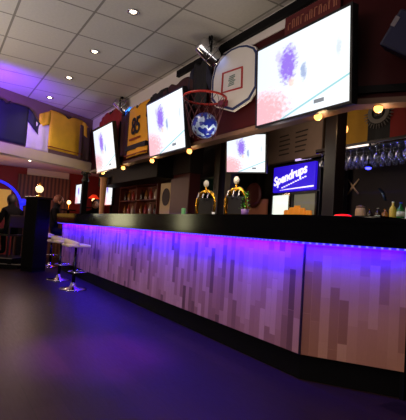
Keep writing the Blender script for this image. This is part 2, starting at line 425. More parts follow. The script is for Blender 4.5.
FX = 2.12
e2 = (FX + CH[0]*.70, 2.13 + CH[1]*.70)
outl = [(FX, 9.15), (FX, 2.13), e2, (4.0, e2[1]), (4.0, e2[1]+.55), (e2[0]+.36, e2[1]+.55), (FX+.62, 2.42), (FX+.62, 9.15)]
top = obj('worktop', prismz(outl, 1.12, 1.152), black_gloss, bar, label='thick black glossy worktop')
ins = .03
obj('front_edge', prismz([(FX+.004, 9.14), (FX+.004, 2.134), (e2[0]+.002, e2[1]+.006), (4.0, e2[1]+.006), (4.0, e2[1]+.09), (e2[0]+.05, e2[1]+.09), (FX+.095, 2.165), (FX+.095, 9.14)], .966, 1.12), black_gloss, top)
ledm = led_material()
for P, Q in (((FX+.012, 9.1), (FX+.012, 2.14)), ((FX+.014, 2.132), (e2[0]+.006, e2[1]+.012))):
    panel(top, P, Q, .953, .965, ledm, 'led_strip', 'glowing violet-blue LED strip', .012)

# stools
seat_m = mat('stool_seat_cream', (226, 206, 186), .45)
def stool():
    t = thing('bar_stool', '', 'bar stool', group='bar stools by the bar end')
    obj('base', lathe([(0, 0), (.20, 0), (.205, .008), (.19, .016), (.06, .035), (.038, .07), (.03, .10), (0, .10)], 28), chrome, t, smooth=True)
    obj('column', lathe([(0, .09), (.026, .09), (.026, .40), (.019, .41), (.019, .63), (0, .63)], 16), mat('stool_column_dark', (40, 38, 44), .25, .9), t, smooth=True)
    obj('footrest', tube([(.13*math.cos(q), .13*math.sin(q)-.05, .26) for q in [2*PI*k/24 for k in range(24)]], .010, 8, closed=True), chrome, t, smooth=True)
    bm = bbox(-.19, .19, -.17, .17, .63, .675, .02, 3)
    obj('seat', bm, seat_m, t, smooth=True)
    pts = [(.19*math.cos(q), .165*math.sin(q), .79) for q in [PI*k/14 for k in range(15)]]
    bm = bm_new(); low = []; hi = []
    for k in range(15):
        q = PI*k/14; h = .70 + .05*math.sin(q)
        for rad, L in ((.19, 0), (.172, 1)):
            low.append(bm.verts.new((rad*math.cos(q), rad*.9*math.sin(q), .66))); hi.append(bm.verts.new((rad*math.cos(q), rad*.9*math.sin(q), h)))
    for k in range(14):
        a0, a1, b0, b1 = 2*k, 2*k+1, 2*k+2, 2*k+3
        for q in ((low[a0], low[b0], hi[b0], hi[a0]), (low[b1], low[a1], hi[a1], hi[b1]), (hi[a0], hi[b0], hi[b1], hi[a1]), (low[a0], low[a1], low[b1], low[b0])): bm.faces.new(q)
    for k in (0, 14): bm.faces.new((low[2*k], low[2*k+1], hi[2*k+1], hi[2*k]))
    bmesh.ops.recalc_face_normals(bm, faces=bm.faces[:])
    obj('low_back', bm, seat_m, t, smooth=True)
    return t
s1 = stool(); s1.location = (1.80, 6.40, 0); s1.rotation_euler.z = PI/2; s1['label'] = 'pale seated chrome bar stool nearer the viewer, at the lit end of the planks'
s2 = copy_tree(s1); s2.location = (1.84, 7.45, 0); s2.rotation_euler.z = PI/2 + .3; s2['label'] = 'pale seated chrome bar stool farther away, left of its twin'

# ------------------------------------------------------------------ screens on the bulkhead
scr = screen_material()
def tv(name, label, loc, w_, h_, rotz=WALL, tilt=0, depth=.055, bz=.018, back=.12, bracket=True, cat='television', group=None, m=None):
    t = thing(name, label, cat, loc, rotz, group, tilt)
    W2, H2 = w_/2, h_/2
    obj('housing', bbox(-W2-bz, W2+bz, 0, depth, -H2-bz, H2+bz, .006), black_plastic, t)
    bm = bm_new(); v = [bm.verts.new(p) for p in ((-W2, -.004, -H2), (W2, -.004, -H2), (W2, -.004, H2), (-W2, -.004, H2))]
    f = bm.faces.new(v); uv = bm.loops.layers.uv.new('UVMap')
    for lp, c in zip(f.loops, ((0, 0), (1, 0), (1, 1), (0, 1))): lp[uv].uv = c
    obj('screen', bm, m or scr, t, label='bright screen showing an ice hockey match' if not m else None)
    for x in (-1, 1): obj('bezel', bbox(x*(W2+bz/2)-bz/2, x*(W2+bz/2)+bz/2, -.008, 0, -H2-bz, H2+bz), black_plastic, t)
    for z in (-1, 1): obj('bezel', bbox(-W2, W2, -.008, 0, z*(H2+bz/2)-bz/2, z*(H2+bz/2)+bz/2), black_plastic, t)
    if bracket: obj('bracket', bbox(-.10, .10, depth, depth+back, -.10, .10, .004), black_matt, t)
    return t
tv('wall_television', 'largest and nearest television, bright hockey picture, right of the basketball hoop', (2.22, 2.33, 2.228), .955, .635, tilt=math.radians(3), back=.09)
tv('wall_television', 'middle television of the upper three, between the yellow shirt and the basketball hoop', (2.215, 4.53, 2.225), .93, .65, tilt=math.radians(8), back=.06)
tv('wall_television', 'farthest television of the upper three, left of the yellow number 85 shirt', (2.21, 6.68, 2.215), .93, .69, tilt=math.radians(10), back=.06)
st = tv('hanging_television', 'small television hanging lower behind the bulkhead, above the beer taps', (3.20, 4.21, 1.99), .50, .46, rotz=CHA, tilt=math.radians(9), bracket=False)
obj('hanger', bbox(-.02, .02, .02, .05, .2, .62), black_matt, st)

# ------------------------------------------------------------------ basketball hoop on the bulkhead
bbx = 2.33
hoop = thing('basketball_hoop', 'white fan-shaped basketball backboard with orange rim and net on the red wall', 'basketball hoop', (bbx, 3.35, 2.5), WALL)
def L(y, z): return (3.35 - y, z - 2.5)
outer = [L(3.72, 2.36), L(3.73, 2.58), L(3.69, 2.70), L(3.60, 2.77), L(3.50, 2.80), L(3.40, 2.81), L(3.27, 2.80), L(3.14, 2.765), L(3.02, 2.70), L(2.975, 2.64), L(2.955, 2.30), L(3.05, 2.205), L(3.31, 2.155), L(3.62, 2.265)]
cx_ = sum(p[0] for p in outer)/len(outer); cz_ = sum(p[1] for p in outer)/len(outer)
def inset(poly, k): return [(cx_+(x-cx_)*k, cz_+(z-cz_)*k) for x, z in poly]
backm = mat('backboard_white', (232, 226, 220), .5, var=.04)
bl = mat('backboard_blue', (24, 44, 96), .5)
obj('backboard', prism(outer, 0, .02), backm, hoop)
def ring_poly(A, B, y0, y1):
    bm = bm_new(); m_ = len(A)
    rows = [[bm.verts.new((x, y, z)) for x, z in P] for P, y in ((A, y0), (B, y0), (B, y1), (A, y1))]
    for i in range(4):
        r, s = rows[i], rows[(i+1) % 4]
        for k in range(m_): bm.faces.new((r[k], r[(k+1) % m_], s[(k+1) % m_], s[k]))
    bmesh.ops.recalc_face_normals(bm, faces=bm.faces[:])
    return bm
obj('border_line', ring_poly(inset(outer, .965), inset(outer, .90), -.004, .001), bl, hoop, label='dark blue border line')
sq = [L(3.535, 2.385), L(3.535, 2.60), L(3.19, 2.57), L(3.175, 2.355)]
sc_ = (sum(p[0] for p in sq)/4, sum(p[1] for p in sq)/4)
sqi = [(sc_[0]+(x-sc_[0])*.86, sc_[1]+(z-sc_[1])*.86) for x, z in sq]
redm = mat('rim_red', (176, 34, 24), .4)
obj('target_square', ring_poly(sq, sqi, -.005, .001), redm, hoop, label='red painted target square')
bmk = bm_new()
for k in range(6):
    z = -.055 + k*.02 + .47 - .5; x0 = sc_[0]-.06+.008*(k % 3); box(bmk, x0, x0+.10-.012*(k % 2), -.004, 0, sc_[1]-.05+k*.018, sc_[1]-.04+k*.018)
obj('printed_mark', bmk, mat('grey_green_print', (112, 134, 126), .6), hoop, label='grey-green faded print')
rc = (3.35-3.45, -(bbx-2.09), 2.27-2.5)
RR = .212
obj('rim', tube([(rc[0]+RR*math.cos(q), rc[1]+RR*math.sin(q)*.95, rc[2]) for q in [2*PI*k/32 for k in range(32)]], .011, 8, closed=True), redm, hoop, smooth=True, label='orange-red steel ring')
obj('rim_bracket', bbox(rc[0]-.05, rc[0]+.05, rc[1]+RR-.03, .0, rc[2]-.035, rc[2]+.02, .005), mat('violet_lit_bracket', (120, 30, 60), .4), hoop)  # bracket in one even purple-red colour
bmn = bm_new()
for k in range(14):
    for sgn in (1, -1):
        P = []
        for j in range(8):
            f = j/7; q = 2*PI*k/14 + sgn*f*1.2; rr_ = RR*(1-.42*f)
            P.append((rc[0]+rr_*math.cos(q), rc[1]+rr_*math.sin(q)*.95, rc[2]-.38*f))
        tube(P, .0028, 4, bmn)
obj('net', bmn, mat('net_cord', (78, 34, 40), .8), hoop)
tag(obj('ball', ball(.122, u=28, v=18), ball_material(), None, (2.075, 3.40, 1.99), smooth=True), 'blue and white ball caught in the basketball net', 'ball')

# chrome spot fixtures
def fixture(label, loc, glow, rotz, s=1.0):
    t = thing('spotlight', label, 'spotlight', loc, rotz, group=None)
    obj('yoke', tube([(-.07*s, 0, -.02), (-.08*s, 0, .05*s), (-.05*s, 0, .10*s), (0, 0, .11*s), (.05*s, 0, .10*s), (.08*s, 0, .05*s), (.07*s, 0, -.02)], .009, 8), black_matt, t, smooth=True)
    c = obj('can', lathe([(0, .10*s), (.045*s, .10*s), (.06*s, .08*s), (.062*s, -.06*s), (.072*s, -.085*s), (.060*s, -.085*s), (.05*s, -.06*s), (0, -.055*s)], 20), chrome, t, smooth=True)
    c.rotation_euler = (.9, .35, 0)
    for k in range(3):
        f = obj('cooling_fin', lathe([(.060*s, .004), (.075*s, .004), (.075*s, -.004), (.060*s, -.004)], 20), chrome, t, smooth=True)
        f.rotation_euler = (.9, .35, 0); f.location = (0, -.02*s*k+.03, .02*s*k)
    g_ = obj('lens', ball(.05*s, (0, 0, -.062*s), (1, 1, .3)), glow, t, smooth=True); g_.rotation_euler = (.9, .35, 0)
    obj('mount', bbox(-.02, .02, -.02, .02, .10*s, max(.12*s, 2.95-loc[2])), black_matt, t)
    return t
fixture('chrome spotlight hanging at the ceiling edge left of the backboard', (2.19, 3.58, 2.78), mat('pale_lens', (200, 205, 230), .2, emit=(190, 200, 255), strength=1.2), -2.0, 1.45)
fixture('blue-glowing spotlight at the ceiling edge beside the yellow number 85 shirt', (2.25, 6.15, 2.80), mat('blue_lens', (60, 120, 255), .2, emit=(40, 120, 255), strength=10), -2.2, 1.25)

# ------------------------------------------------------------------ shirts
def shirt(label, loc, rotz, w_, h_, body, trim=None, sleeve=None, number=None, numcol=None, hang=.5, seed=0, bands=(), group=None, thick=.035, tiltv=0, cat='shirt', sleeves=(1, 1)):
    rnd = random.Random(seed)
    t = thing('sports_shirt', label, cat, loc, rotz, group)
    W2 = w_/2
    # body as a wavy sheet with thickness
    def sheet(xa, xb, z0, z1, nx=14, nz=14, shear=0, topdip=0):
        bm = bm_new(); fr = []; bk = []
        ph = rnd.random()*6
        for i in range(nz+1):
            rowf = []; rowb = []
            for j in range(nx+1):
                u = j/nx; v = i/nz
                x = xa+(xb-xa)*u; z = z0+(z1-z0)*v
                if topdip: z -= topdip*(v**6)*math.exp(-((u-.5)/.12)**2)
                x += shear*(1-v)
                e = min(u, 1-u)*4; e = min(1, e)
                y = -thick*(.35+.65*e**.5) - .010*math.sin(9*u+ph+2*v)*e - .006*math.sin(17*u+ph*2)*(1-v)
                rowf.append(bm.verts.new((x, y, z))); rowb.append(bm.verts.new((x, -.002, z)))
            fr.append(rowf); bk.append(rowb)
        for i in range(nz):
            for j in range(nx):
                bm.faces.new((fr[i][j], fr[i][j+1], fr[i+1][j+1], fr[i+1][j])); bm.faces.new((bk[i][j+1], bk[i][j], bk[i+1][j], bk[i+1][j+1]))
        for i in range(nz):
            bm.faces.new((bk[i][0], fr[i][0], fr[i+1][0], bk[i+1][0])); bm.faces.new((fr[i][nx], bk[i][nx], bk[i+1][nx], fr[i+1][nx]))
        for j in range(nx):
            bm.faces.new((bk[0][j+1], fr[0][j+1], fr[0][j], bk[0][j])); bm.faces.new((fr[nz][j], fr[nz][j+1], bk[nz][j+1], bk[nz][j]))
        return bm
    obj('shirt_body', sheet(-W2*.72, W2*.72, -h_/2, h_/2, topdip=.04), body, t, smooth=True)
    for sgn, on in ((-1, sleeves[0]), (1, sleeves[1])):
        if not on: continue
        b0 = W2*.70*sgn; L_ = W2*.42
        bm = sheet(0, 1, 0, 1, 8, 8)
        for v in bm.verts:
            u, q = v.co.x, v.co.z
            v.co.x = b0 + sgn*L_*u; v.co.z = h_/2 - .01 - (1-q)*h_*.34 - u*h_*hang*.35
        bmesh.ops.recalc_face_normals(bm, faces=bm.faces[:])
        obj('sleeve', bm, sleeve or body, t, smooth=True)
    if trim: obj('collar', tube([(-.07, -.02, h_/2-.002), (-.05, -.035, h_/2-.03), (0, -.045, h_/2-.055), (.05, -.035, h_/2-.03), (.07, -.02, h_/2-.002)], .010, 8), trim, t, smooth=True)
    for z0, z1, m_ in bands:
        obj('band', bbox(-W2*.725, W2*.725, -thick-.016, -.001, -h_/2+h_*z0, -h_/2+h_*z1, .004), m_, t)
    if number: text_obj('number', number, h_*.46, numcol, t, (.01, -thick-.020, h_*.06), bold=.006, sx=.92)
    return t
orange = mat('orange_yellow_jersey', (255, 172, 30), .7)
jblack = mat('jersey_black', (16, 14, 20), .7)
jred = mat('jersey_red', (150, 34, 26), .7)
jnavy = mat('jersey_navy', (26, 24, 50), .7)
jdark = mat('jersey_dark_maroon', (58, 22, 26), .7)
jt = mat('jersey_trim', (150, 60, 20), .7)
s85 = shirt('yellow-orange hockey shirt with black number 85 hung between two televisions', (2.345, 5.64, 2.37), WALL, 1.02, .74, orange, jblack, orange, '85', jblack, seed=3, bands=((.13, .22, jblack), (.02, .04, jt)), hang=1.3, sleeves=(0, 0))
bmw = bm_new()
for k in range(9): box(bmw, -.20+.045*k, -.17+.045*k+.004*(k % 2), -.056, -.05, -.145, -.115)
obj('name_marks', bmw, jt, s85, label='small rust-red lettering marks')
shirt('red hockey shirt hung above the farthest television', (2.345, 6.80, 2.60), WALL, 1.05, .56, jred, jdark, jred, seed=5, hang=.6)
shirt('dark maroon shirt squeezed between the farthest television and the yellow shirt', (2.345, 6.16, 2.38), WALL, .46, .66, jdark, None, jdark, seed=6, hang=.6, sleeves=(0, 0))
shirt('black shirt hung behind the middle television, at its upper left', (2.345, 5.00, 2.55), WALL, .62, .44, jblack, None, jblack, seed=8, hang=.8)
shirt('dark red shirt hung behind the middle television, at its upper right', (2.345, 4.50, 2.58), WALL, .72, .36, jdark, None, jdark, seed=9, hang=.6)
shirt('black shirt with blue sleeve hung between the middle television and the hoop', (2.345, 3.98, 2.60), WALL, .42, .50, jblack, None, jnavy, seed=10, hang=1.2)
# shirts standing on the cross beam
def on_beam(s, z, t=-.0): return (2.40 + CR[0]*s - (-CR[1])*0 + CR[1]*.0, 7.90 + CR[1]*s, z)
def beam_loc(s, z, t=.055): return (2.40 + CR[0]*s - CR[1]*t, 7.90 + CR[1]*s + CR[0]*t, z)
yel = mat('yellow_shirt', (240, 192, 28), .7); wh = mat('white_shirt', (225, 212, 225), .8); gb = mat('grey_brown_shirt', (98, 78, 58), .8)
shirt('navy shirt hung at the left on the cream beam under violet light', beam_loc(-1.86, 2.47), CRA, 1.20, .62, jnavy, jblack, jnavy, seed=12, hang=1.0)
shirt('plain white shirt partly behind the navy and yellow shirts on the beam', beam_loc(-1.22, 2.37, .052), CRA, .62, .46, wh, None, wh, seed=13, hang=.3, thick=.02, sleeves=(0, 0))
shirt('yellow sports shirt with small dark marks hung on the cream beam', beam_loc(-.64, 2.535), CRA, 1.04, .66, yel, jblack, yel, seed=14, hang=.5, bands=((.05, .07, jt),))
shirt('grey-brown shirt hung at the right end of the cream beam', beam_loc(-.20, 2.47), CRA, .42, .62, gb, None, gb, seed=15, hang=.4, sleeves=(0, 0))

# banner above the nearest television
bn = thing('banner', 'dark red banner with small tan letter marks above the nearest television', 'banner', (2.355, 2.36, 2.70), WALL)
obj('cloth', bbox(-.29, .29, -.012, 0, -.05, .12, .003), mat('banner_red', (92, 16, 18), .7), bn)
bmm = bm_new()
for k in range(11):
    x = -.25 + k*.048; h_ = .075 if k % 4 else .055
    box(bmm, x, x+.010, -.015, -.011, .0, h_); box(bmm, x, x+.030, -.015, -.011, h_-.010, h_)
    if k % 3: box(bmm, x+.022, x+.030, -.015, -.011, .0, h_)
obj('letter_marks', bmm, mat('banner_tan', (168, 104, 78), .7), bn, label='illegible tan letter shapes')

# loudspeaker on the angled bulkhead
ls = thing('loudspeaker', 'dark blue-black loudspeaker tilted on the red wall at top right', 'loudspeaker', (BX + CH[0]*.35 - .16, 1.97 + CH[1]*.35 - .12, 2.28), CHA)
c = obj('cabinet', bbox(-.13, .17, -.10, .10, -.11, .12, .012), mat('speaker_blue_black', (14, 14, 52), .5), ls); c.rotation_euler = (.25, .55, 0)
c2 = obj('grille', bbox(-.115, .155, -.108, -.10, -.095, .105), mat('speaker_grille', (24, 24, 60), .8), ls); c2.rotation_euler = (.25, .55, 0)
c3 = obj('badge', bbox(-.128, -.10, -.112, -.10, .01, .07), mat('speaker_badge', (110, 100, 110), .5), ls); c3.rotation_euler = (.25, .55, 0)
obj('wall_bracket', tube([(0, .05, 0), (0, .19, -.02)], .018, 8), black_matt, ls)

# ------------------------------------------------------------------ small lamps under the bulkhead edge
def edge_lamp():
    t = thing('edge_lamp', '', 'lamp', group='round warm lamps along the bulkhead edge')
    obj('socket', lathe([(0, .036), (.030, .036), (.034, .030), (.030, .016), (.022, .010), (0, .010)], 16), gold, t, smooth=True)
    obj('bulb', ball(.030, (0, 0, -.010)), bulb, t, smooth=True)
    return t
el = edge_lamp()
zl = 1.865
espec = [(2.40, 2.28, 'warm round lamp under the bulkhead just left of the dark pillar'), (2.395, 4.22, 'warm round lamp under the bulkhead below the ball and hoop'),
         (2.395, 5.22, 'warm round lamp under the left end of the middle television'), (2.395, 6.27, 'warm round lamp under the yellow number 85 shirt'),
         (2.395, 7.22, 'warm round lamp under the farthest of the upper televisions'), (BX + CH[0]*.18 + .05, 1.97 + CH[1]*.18 + .03, 'brightest orange lamp under the bulkhead at right, beside the flag')]
for i, (x, y, lb) in enumerate(espec):
    o = el if i == 0 else copy_tree(el)
    zl = (1.932, 1.905, 1.900, 1.898, 1.898, 1.932)[i]; o.location = (x, y, zl); o['label'] = lb
    light('edge_lamp_glow', 'POINT', (x + .05, y, zl - .06), (0, 0, 0), .9 if i < 5 else 1.6, (1, .62, .28), soft=.03)

# ------------------------------------------------------------------ pillar
pil = thing('pillar', 'dark square pillar standing on the bar at right below the bulkhead', 'pillar', (2.66, 2.325, 1.152), 0)
obj('shaft', bbox(-.058, .058, -.058, .058, .02, 1.465, .004), mat('pillar_dark', (24, 16, 22), .4), pil)
obj('foot', bbox(-.068, .068, -.068, .068, 0, .025, .004), black_matt, pil)
pgl = thing('wall_sconce', 'small orange-white sconce lamp on the right side of the dark pillar', 'lamp', (2.79, 2.325, 1.90))  # glowing ball on a brass plate beside the pillar
obj('backplate', bbox(-.085, -.03, -.012, .012, -.03, .03, .003), gold, pgl)
obj('bulb', ball(.022, (-.015, 0, 0), (.8, .8, 1.5)), bulb, pgl, smooth=True)

# ------------------------------------------------------------------ behind the bar
AY = .10 # the back fittings stand slightly askew
bc = thing('back_counter', 'dark low counter running along the wall behind the bar', 'counter', (0, 0, 0))
obj('carcass', bbox(3.15, 4.28, 2.2, 9.15, 0, 1.18), dark_brown, bc)
obj('counter_slab', bbox(3.10, 4.28, 2.2, 9.15, 1.18, 1.215, .004), black_gloss, bc)
# drinks coolers with lit header
sign_blue = mat('lit_sign_blue', (40, 20, 200), .4, emit=(44, 18, 205), strength=.85)
sign_white = mat('lit_sign_white', (240, 240, 255), .4, emit=(235, 228, 255), strength=1.1)
CA = WALL - AY
ck = thing('drinks_cooler', 'drinks cooler with blue lit header sign in white script and two lit glass doors', 'cooler', (3.80, 3.95, 1.215), CA)
obj('cabinet', bbox(-.46, .46, .01, .45, 0, .72, .006), black_plastic, ck)
hd = obj('header_sign', bbox(-.42, .41, -.03, .012, .35, .69, .008), sign_blue, ck, label='blue lit header sign')
t1 = text_obj('sign_lettering', 'Spendrups', .16, sign_white, ck, (-.07, -.034, .55), rot=(PI/2, 0, 0), shear=.25, bold=.004, label='white script lettering'); t1.rotation_euler = (PI/2, -.20, 0)
bmx = bm_new()
for k in range(11): box(bmx, -.22+.045*k, -.19+.045*k, -.036, -.030, (.40+.011*k), (.414+.011*k))
obj('sign_small_marks', bmx, sign_white, ck, label='small illegible white line')
obj('sign_underline', prism([(-.27, .372), (.40, .385), (.40, .402), (-.1, .385)], -.036, -.030), sign_white, ck)
lit = mat('cooler_light', (245, 250, 245), .5, emit=(226, 240, 226), strength=1.0)
litd = mat('cooler_light_dim', (120, 120, 100), .5, emit=(110, 112, 96), strength=.35)
d1 = obj('door', ring_poly([(-.45, .02), (-.45, .33), (-.05, .33), (-.05, .02)], [(-.42, .05), (-.42, .31), (-.08, .31), (-.08, .05)], -.02, .012), chrome, ck, label='left door, plain white-lit')
obj('door_pane', bbox(-.42, -.08, -.006, .0, .05, .31), lit, d1)
d2 = obj('door', ring_poly([(-.02, .02), (-.02, .33), (.45, .33), (.45, .02)], [(.01, .05), (.01, .31), (.42, .31), (.42, .05)], -.02, .012), black_plastic, ck, label='right door with orange packs behind')
obj('door_pane', bbox(.01, .42, .0, .005, .05, .31), litd, d2)
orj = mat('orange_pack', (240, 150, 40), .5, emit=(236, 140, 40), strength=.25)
def bottle(name, label, loc, h_, r, m_, capm, cat='bottle', group=None, lab=None):
    t = thing(name, label, cat, loc, 0, group)
    obj('bottle_body', lathe([(0, 0), (r*.95, 0), (r, .01), (r, h_*.55), (r*.8, h_*.66), (r*.36, h_*.78), (r*.32, h_*.95), (0, h_*.95)], 16), m_, t, smooth=True)
    obj('cap', lathe([(0, h_*.94), (r*.38, h_*.94), (r*.38, h_), (0, h_)], 12), capm, t, smooth=True)
    if lab: obj('bottle_label', lathe([(r*1.02, h_*.18), (r*1.02, h_*.46)], 16), lab, t, smooth=True)
    return t
# orange packs in front of the right-hand cooler
ca, sa = math.cos(CA), math.sin(CA)
def ckp(x, y, z): return (3.80 + ca*x - sa*y, 3.95 + sa*x + ca*y, z)
for k, (x, h_, lb) in enumerate([(.03, .10, 'orange snack pack standing leftmost of the row before the lit cooler'), (.13, .13, 'orange snack pack second from left before the lit cooler'),
                                 (.23, .15, 'orange snack pack in the middle of the row before the lit cooler'), (.33, .12, 'orange snack pack second from right before the lit cooler'), (.44, .09, 'orange snack pack at the right end beside the dark pillar')]):
    p = thing('snack_pack', lb, 'snack pack', ckp(x, -.12, 1.215), CA + .1*(k % 3 - 1), 'orange snack packs before the cooler')
    bm = bbox(-.05, .05, -.02, .02, .0, h_, .012, 2)
    for v in bm.verts:
        q = v.co.z/h_; v.co.y *= .35 + 1.2*math.sin(PI*min(1, max(0, q)))
    obj('pouch', bm, orj, p, smooth=True)
    obj('crimped_top', bbox(-.048, .048, -.004, .004, h_-.012, h_+.006), mat('pack_edge', (250, 190, 90), .5), p)
# menu board
mb = thing('menu_board', 'grey-brown menu board with dark lines of writing above the blue sign', 'menu board', (3.86, 4.10, 2.22), WALL - .12)
obj('board', bbox(-.66, .63, -.02, .0, -.25, .30, .004), mat('menu_grey', (128, 106, 92), .7), mb)
obj('frame', ring_poly([(-.67, -.26), (.64, -.26), (.64, .31), (-.67, .31)], [(-.65, -.24), (.62, -.24), (.62, .29), (-.65, .29)], -.03, .0), mat('menu_frame', (60, 46, 38), .5), mb)
rr_ = random.Random(4); ink = mat('menu_ink', (48, 36, 32), .7)
for cx0 in (-.25, .10):
    for k in range(5):
        bmx = bm_new(); x = cx0; z = .10 - k*.062
        while x < cx0 + .20:
            l_ = rr_.uniform(.025, .055); box(bmx, x, x+l_, -.023, -.02, z, z+.018); x += l_+.002
        obj('written_line', bmx, ink, mb)
# hatch under menu: pale hanging tube light at sign top
tag(obj('strip_lamp', tube([(3.80, 3.95, 1.965), (3.83, 3.72, 1.975)], .014, 8), mat('strip_lamp_glow', (220, 200, 255), .4, emit=(200, 180, 240), strength=1.2), smooth=True), 'short pale lilac strip lamp on top of the blue sign', 'lamp')

# flag
fl = thing('flag', 'hanging yellow black and red flag with round grey crest, right of the pillar', 'flag', (4.05, 3.02, 2.25), WALL)
def flagpart(x0, x1, m_, nm):
    bm = bm_new(); fr = []; bk = []
    for j in range(9):
        x = x0+(x1-x0)*j/8; y = -.02 - .012*math.sin(x*22)
        fr.append([bm.verts.new((x, y, z)) for z in (-.27, .33)]); bk.append([bm.verts.new((x, y+.006, z)) for z in (-.27, .33)])
    for j in range(8):
        bm.faces.new((fr[j][0], fr[j+1][0], fr[j+1][1], fr[j][1])); bm.faces.new((bk[j+1][0], bk[j][0], bk[j][1], bk[j+1][1]))
    bmesh.ops.recalc_face_normals(bm, faces=bm.faces[:])
    obj(nm, bm, m_, fl, smooth=True)
flagpart(-.36, -.06, mat('flag_yellow', (190, 140, 40), .8), 'yellow_band')
flagpart(-.06, .22, jblack, 'black_band')
flagpart(.22, .52, mat('flag_red', (140, 30, 26), .8), 'red_band')
crest = obj('crest', ring_poly([(.09+.135*math.cos(2*PI*k/32), .17+.125*math.sin(2*PI*k/32)) for k in range(32)], [(.09+.085*math.cos(2*PI*k/32), .17+.08*math.sin(2*PI*k/32)) for k in range(32)], -.042, -.036), mat('crest_grey', (120, 112, 108), .6), fl, label='round grey crest')
for k in range(16):
    q = PI + PI*k/15; c_, s_ = math.cos(q), math.sin(q)
    obj('crest_ray', tube([(.09+.145*c_, -.038, .17+.135*s_), (.09+.19*c_, -.038, .17+.185*s_)], [.009, .003], 5), MATS['crest_grey'], fl)
for k in range(5): obj('crest_bar', bbox(.045+.02*k, .055+.02*k, -.040, -.036, .13, .21-.01*abs(k-2)), MATS['crest_grey'], fl)

# round reddish ornament
ro = thing('round_wall_ornament', 'round dark red-brown ring ornament over a salmon board, left of the cooler', 'ornament', (3.92, 4.88, 1.56), WALL)
obj('ring', lathe([(.115, 0), (.165, .01), (.185, .03), (.165, .05), (.115, .04)], 28), mat('ring_redbrown', (86, 36, 30), .5), ro, smooth=True).rotation_euler = (PI/2, 0, 0)
obj('disc', lathe([(0, .005), (.12, .005), (.12, .02), (0, .02)], 28), mat('disc_dark', (54, 34, 34), .6), ro).rotation_euler = (PI/2, 0, 0)
bd = tag(obj('salmon_board', bbox(3.93, 3.96, 4.62, 5.25, 1.215, 1.50), mat('salmon_board', (176, 110, 84), .6)), 'salmon-brown board standing behind the beer taps beside the cooler', 'board')

# glass rack with hanging wine glasses
gr = thing('glass_rack', 'dark overhead rack with rows of hanging wine glasses at right', 'rack', (3.72, 2.72, 1.93), WALL + .0)
obj('rack_top', bbox(-.62, .62, -.22, .22, .02, .045, .004), dark_brown, gr)
for k in range(5): obj('rail', bbox(-.62, .62, -.21+.10*k, -.195+.10*k, 0, .02), chrome, gr)
for x in (-.5, .5): obj('hanger_rod', tube([(x, 0, .04), (x, 0, .72)], .008, 8), chrome, gr)
gprof = [(0, 0), (.032, 0), (.032, -.003), (.005, -.008), (.0035, -.075), (.012, -.085), (.033, -.115), (.036, -.14), (.030, -.175), (.0285, -.175), (.0345, -.14), (.031, -.117), (.010, -.088), (0, -.084)]
gl0 = None
gm = mat('wine_glass', (225, 228, 240), .06, trans=.85, var=.02)
for r in range(3):
    for k in range(16):
        if gl0 is None:
            gl0 = obj('wine_glass', lathe(gprof, 16), gm, smooth=True); g_ = gl0
        else:
            g_ = gl0.copy(); scn.collection.objects.link(g_)
        g_.scale = (.76, .76, .82); x = -.58 + k*.077; y = -.15 + r*.15
        g_.location = (3.72 + y, 2.72 - x, 1.929)
        tag(g_, 'clear wine glass hanging upside down in the overhead rack behind the pillar', 'wine glass', 'wine glasses hanging in the rack')
bl_ = thing('blue_spot_lamp', 'small glowing blue lamp under the glass rack', 'lamp', (3.50, 2.64, 1.71))
obj('lamp_body', lathe([(0, .03), (.03, .03), (.034, 0), (0, 0)], 16), black_matt, bl_, smooth=True)
obj('lens', ball(.028, (0, 0, -.004), (1, 1, .6)), mat('blue_bulb', (60, 60, 255), .4, emit=(50, 50, 255), strength=9), bl_, smooth=True)
obj('stem', tube([(0, 0, .02), (0, 0, .24)], .006, 6), black_matt, bl_)
light('blue_lamp_glow', 'POINT', (3.42, 2.64, 1.66), (0, 0, 0), 1.6, (.1, .1, 1), soft=.04)
# crossed sticks and curved strip on the dark wall
cs = thing('crossed_sticks', 'small pair of crossed beige sticks on the dark wall under the glasses', 'ornament', (4.29, 3.43, 1.65), WALL)
for s_ in (1, -1): obj('stick', tube([(-.08*s_, -.01, -.09), (.0, -.02, 0), (.08*s_, -.01, .09)], [.010, .012, .009], 8), mat('beige_stick', (196, 160, 122), .6), cs, smooth=True)
tag(obj('bottle_opener', tube([(4.292, 3.08, 1.61), (4.288, 3.03, 1.56), (4.288, 2.99, 1.47)], [.012, .018, .012], 8), mat('steel_blue', (90, 110, 130), .3, .8), smooth=True), 'steel bottle opener hanging to the right of the crossed sticks', 'bottle opener')
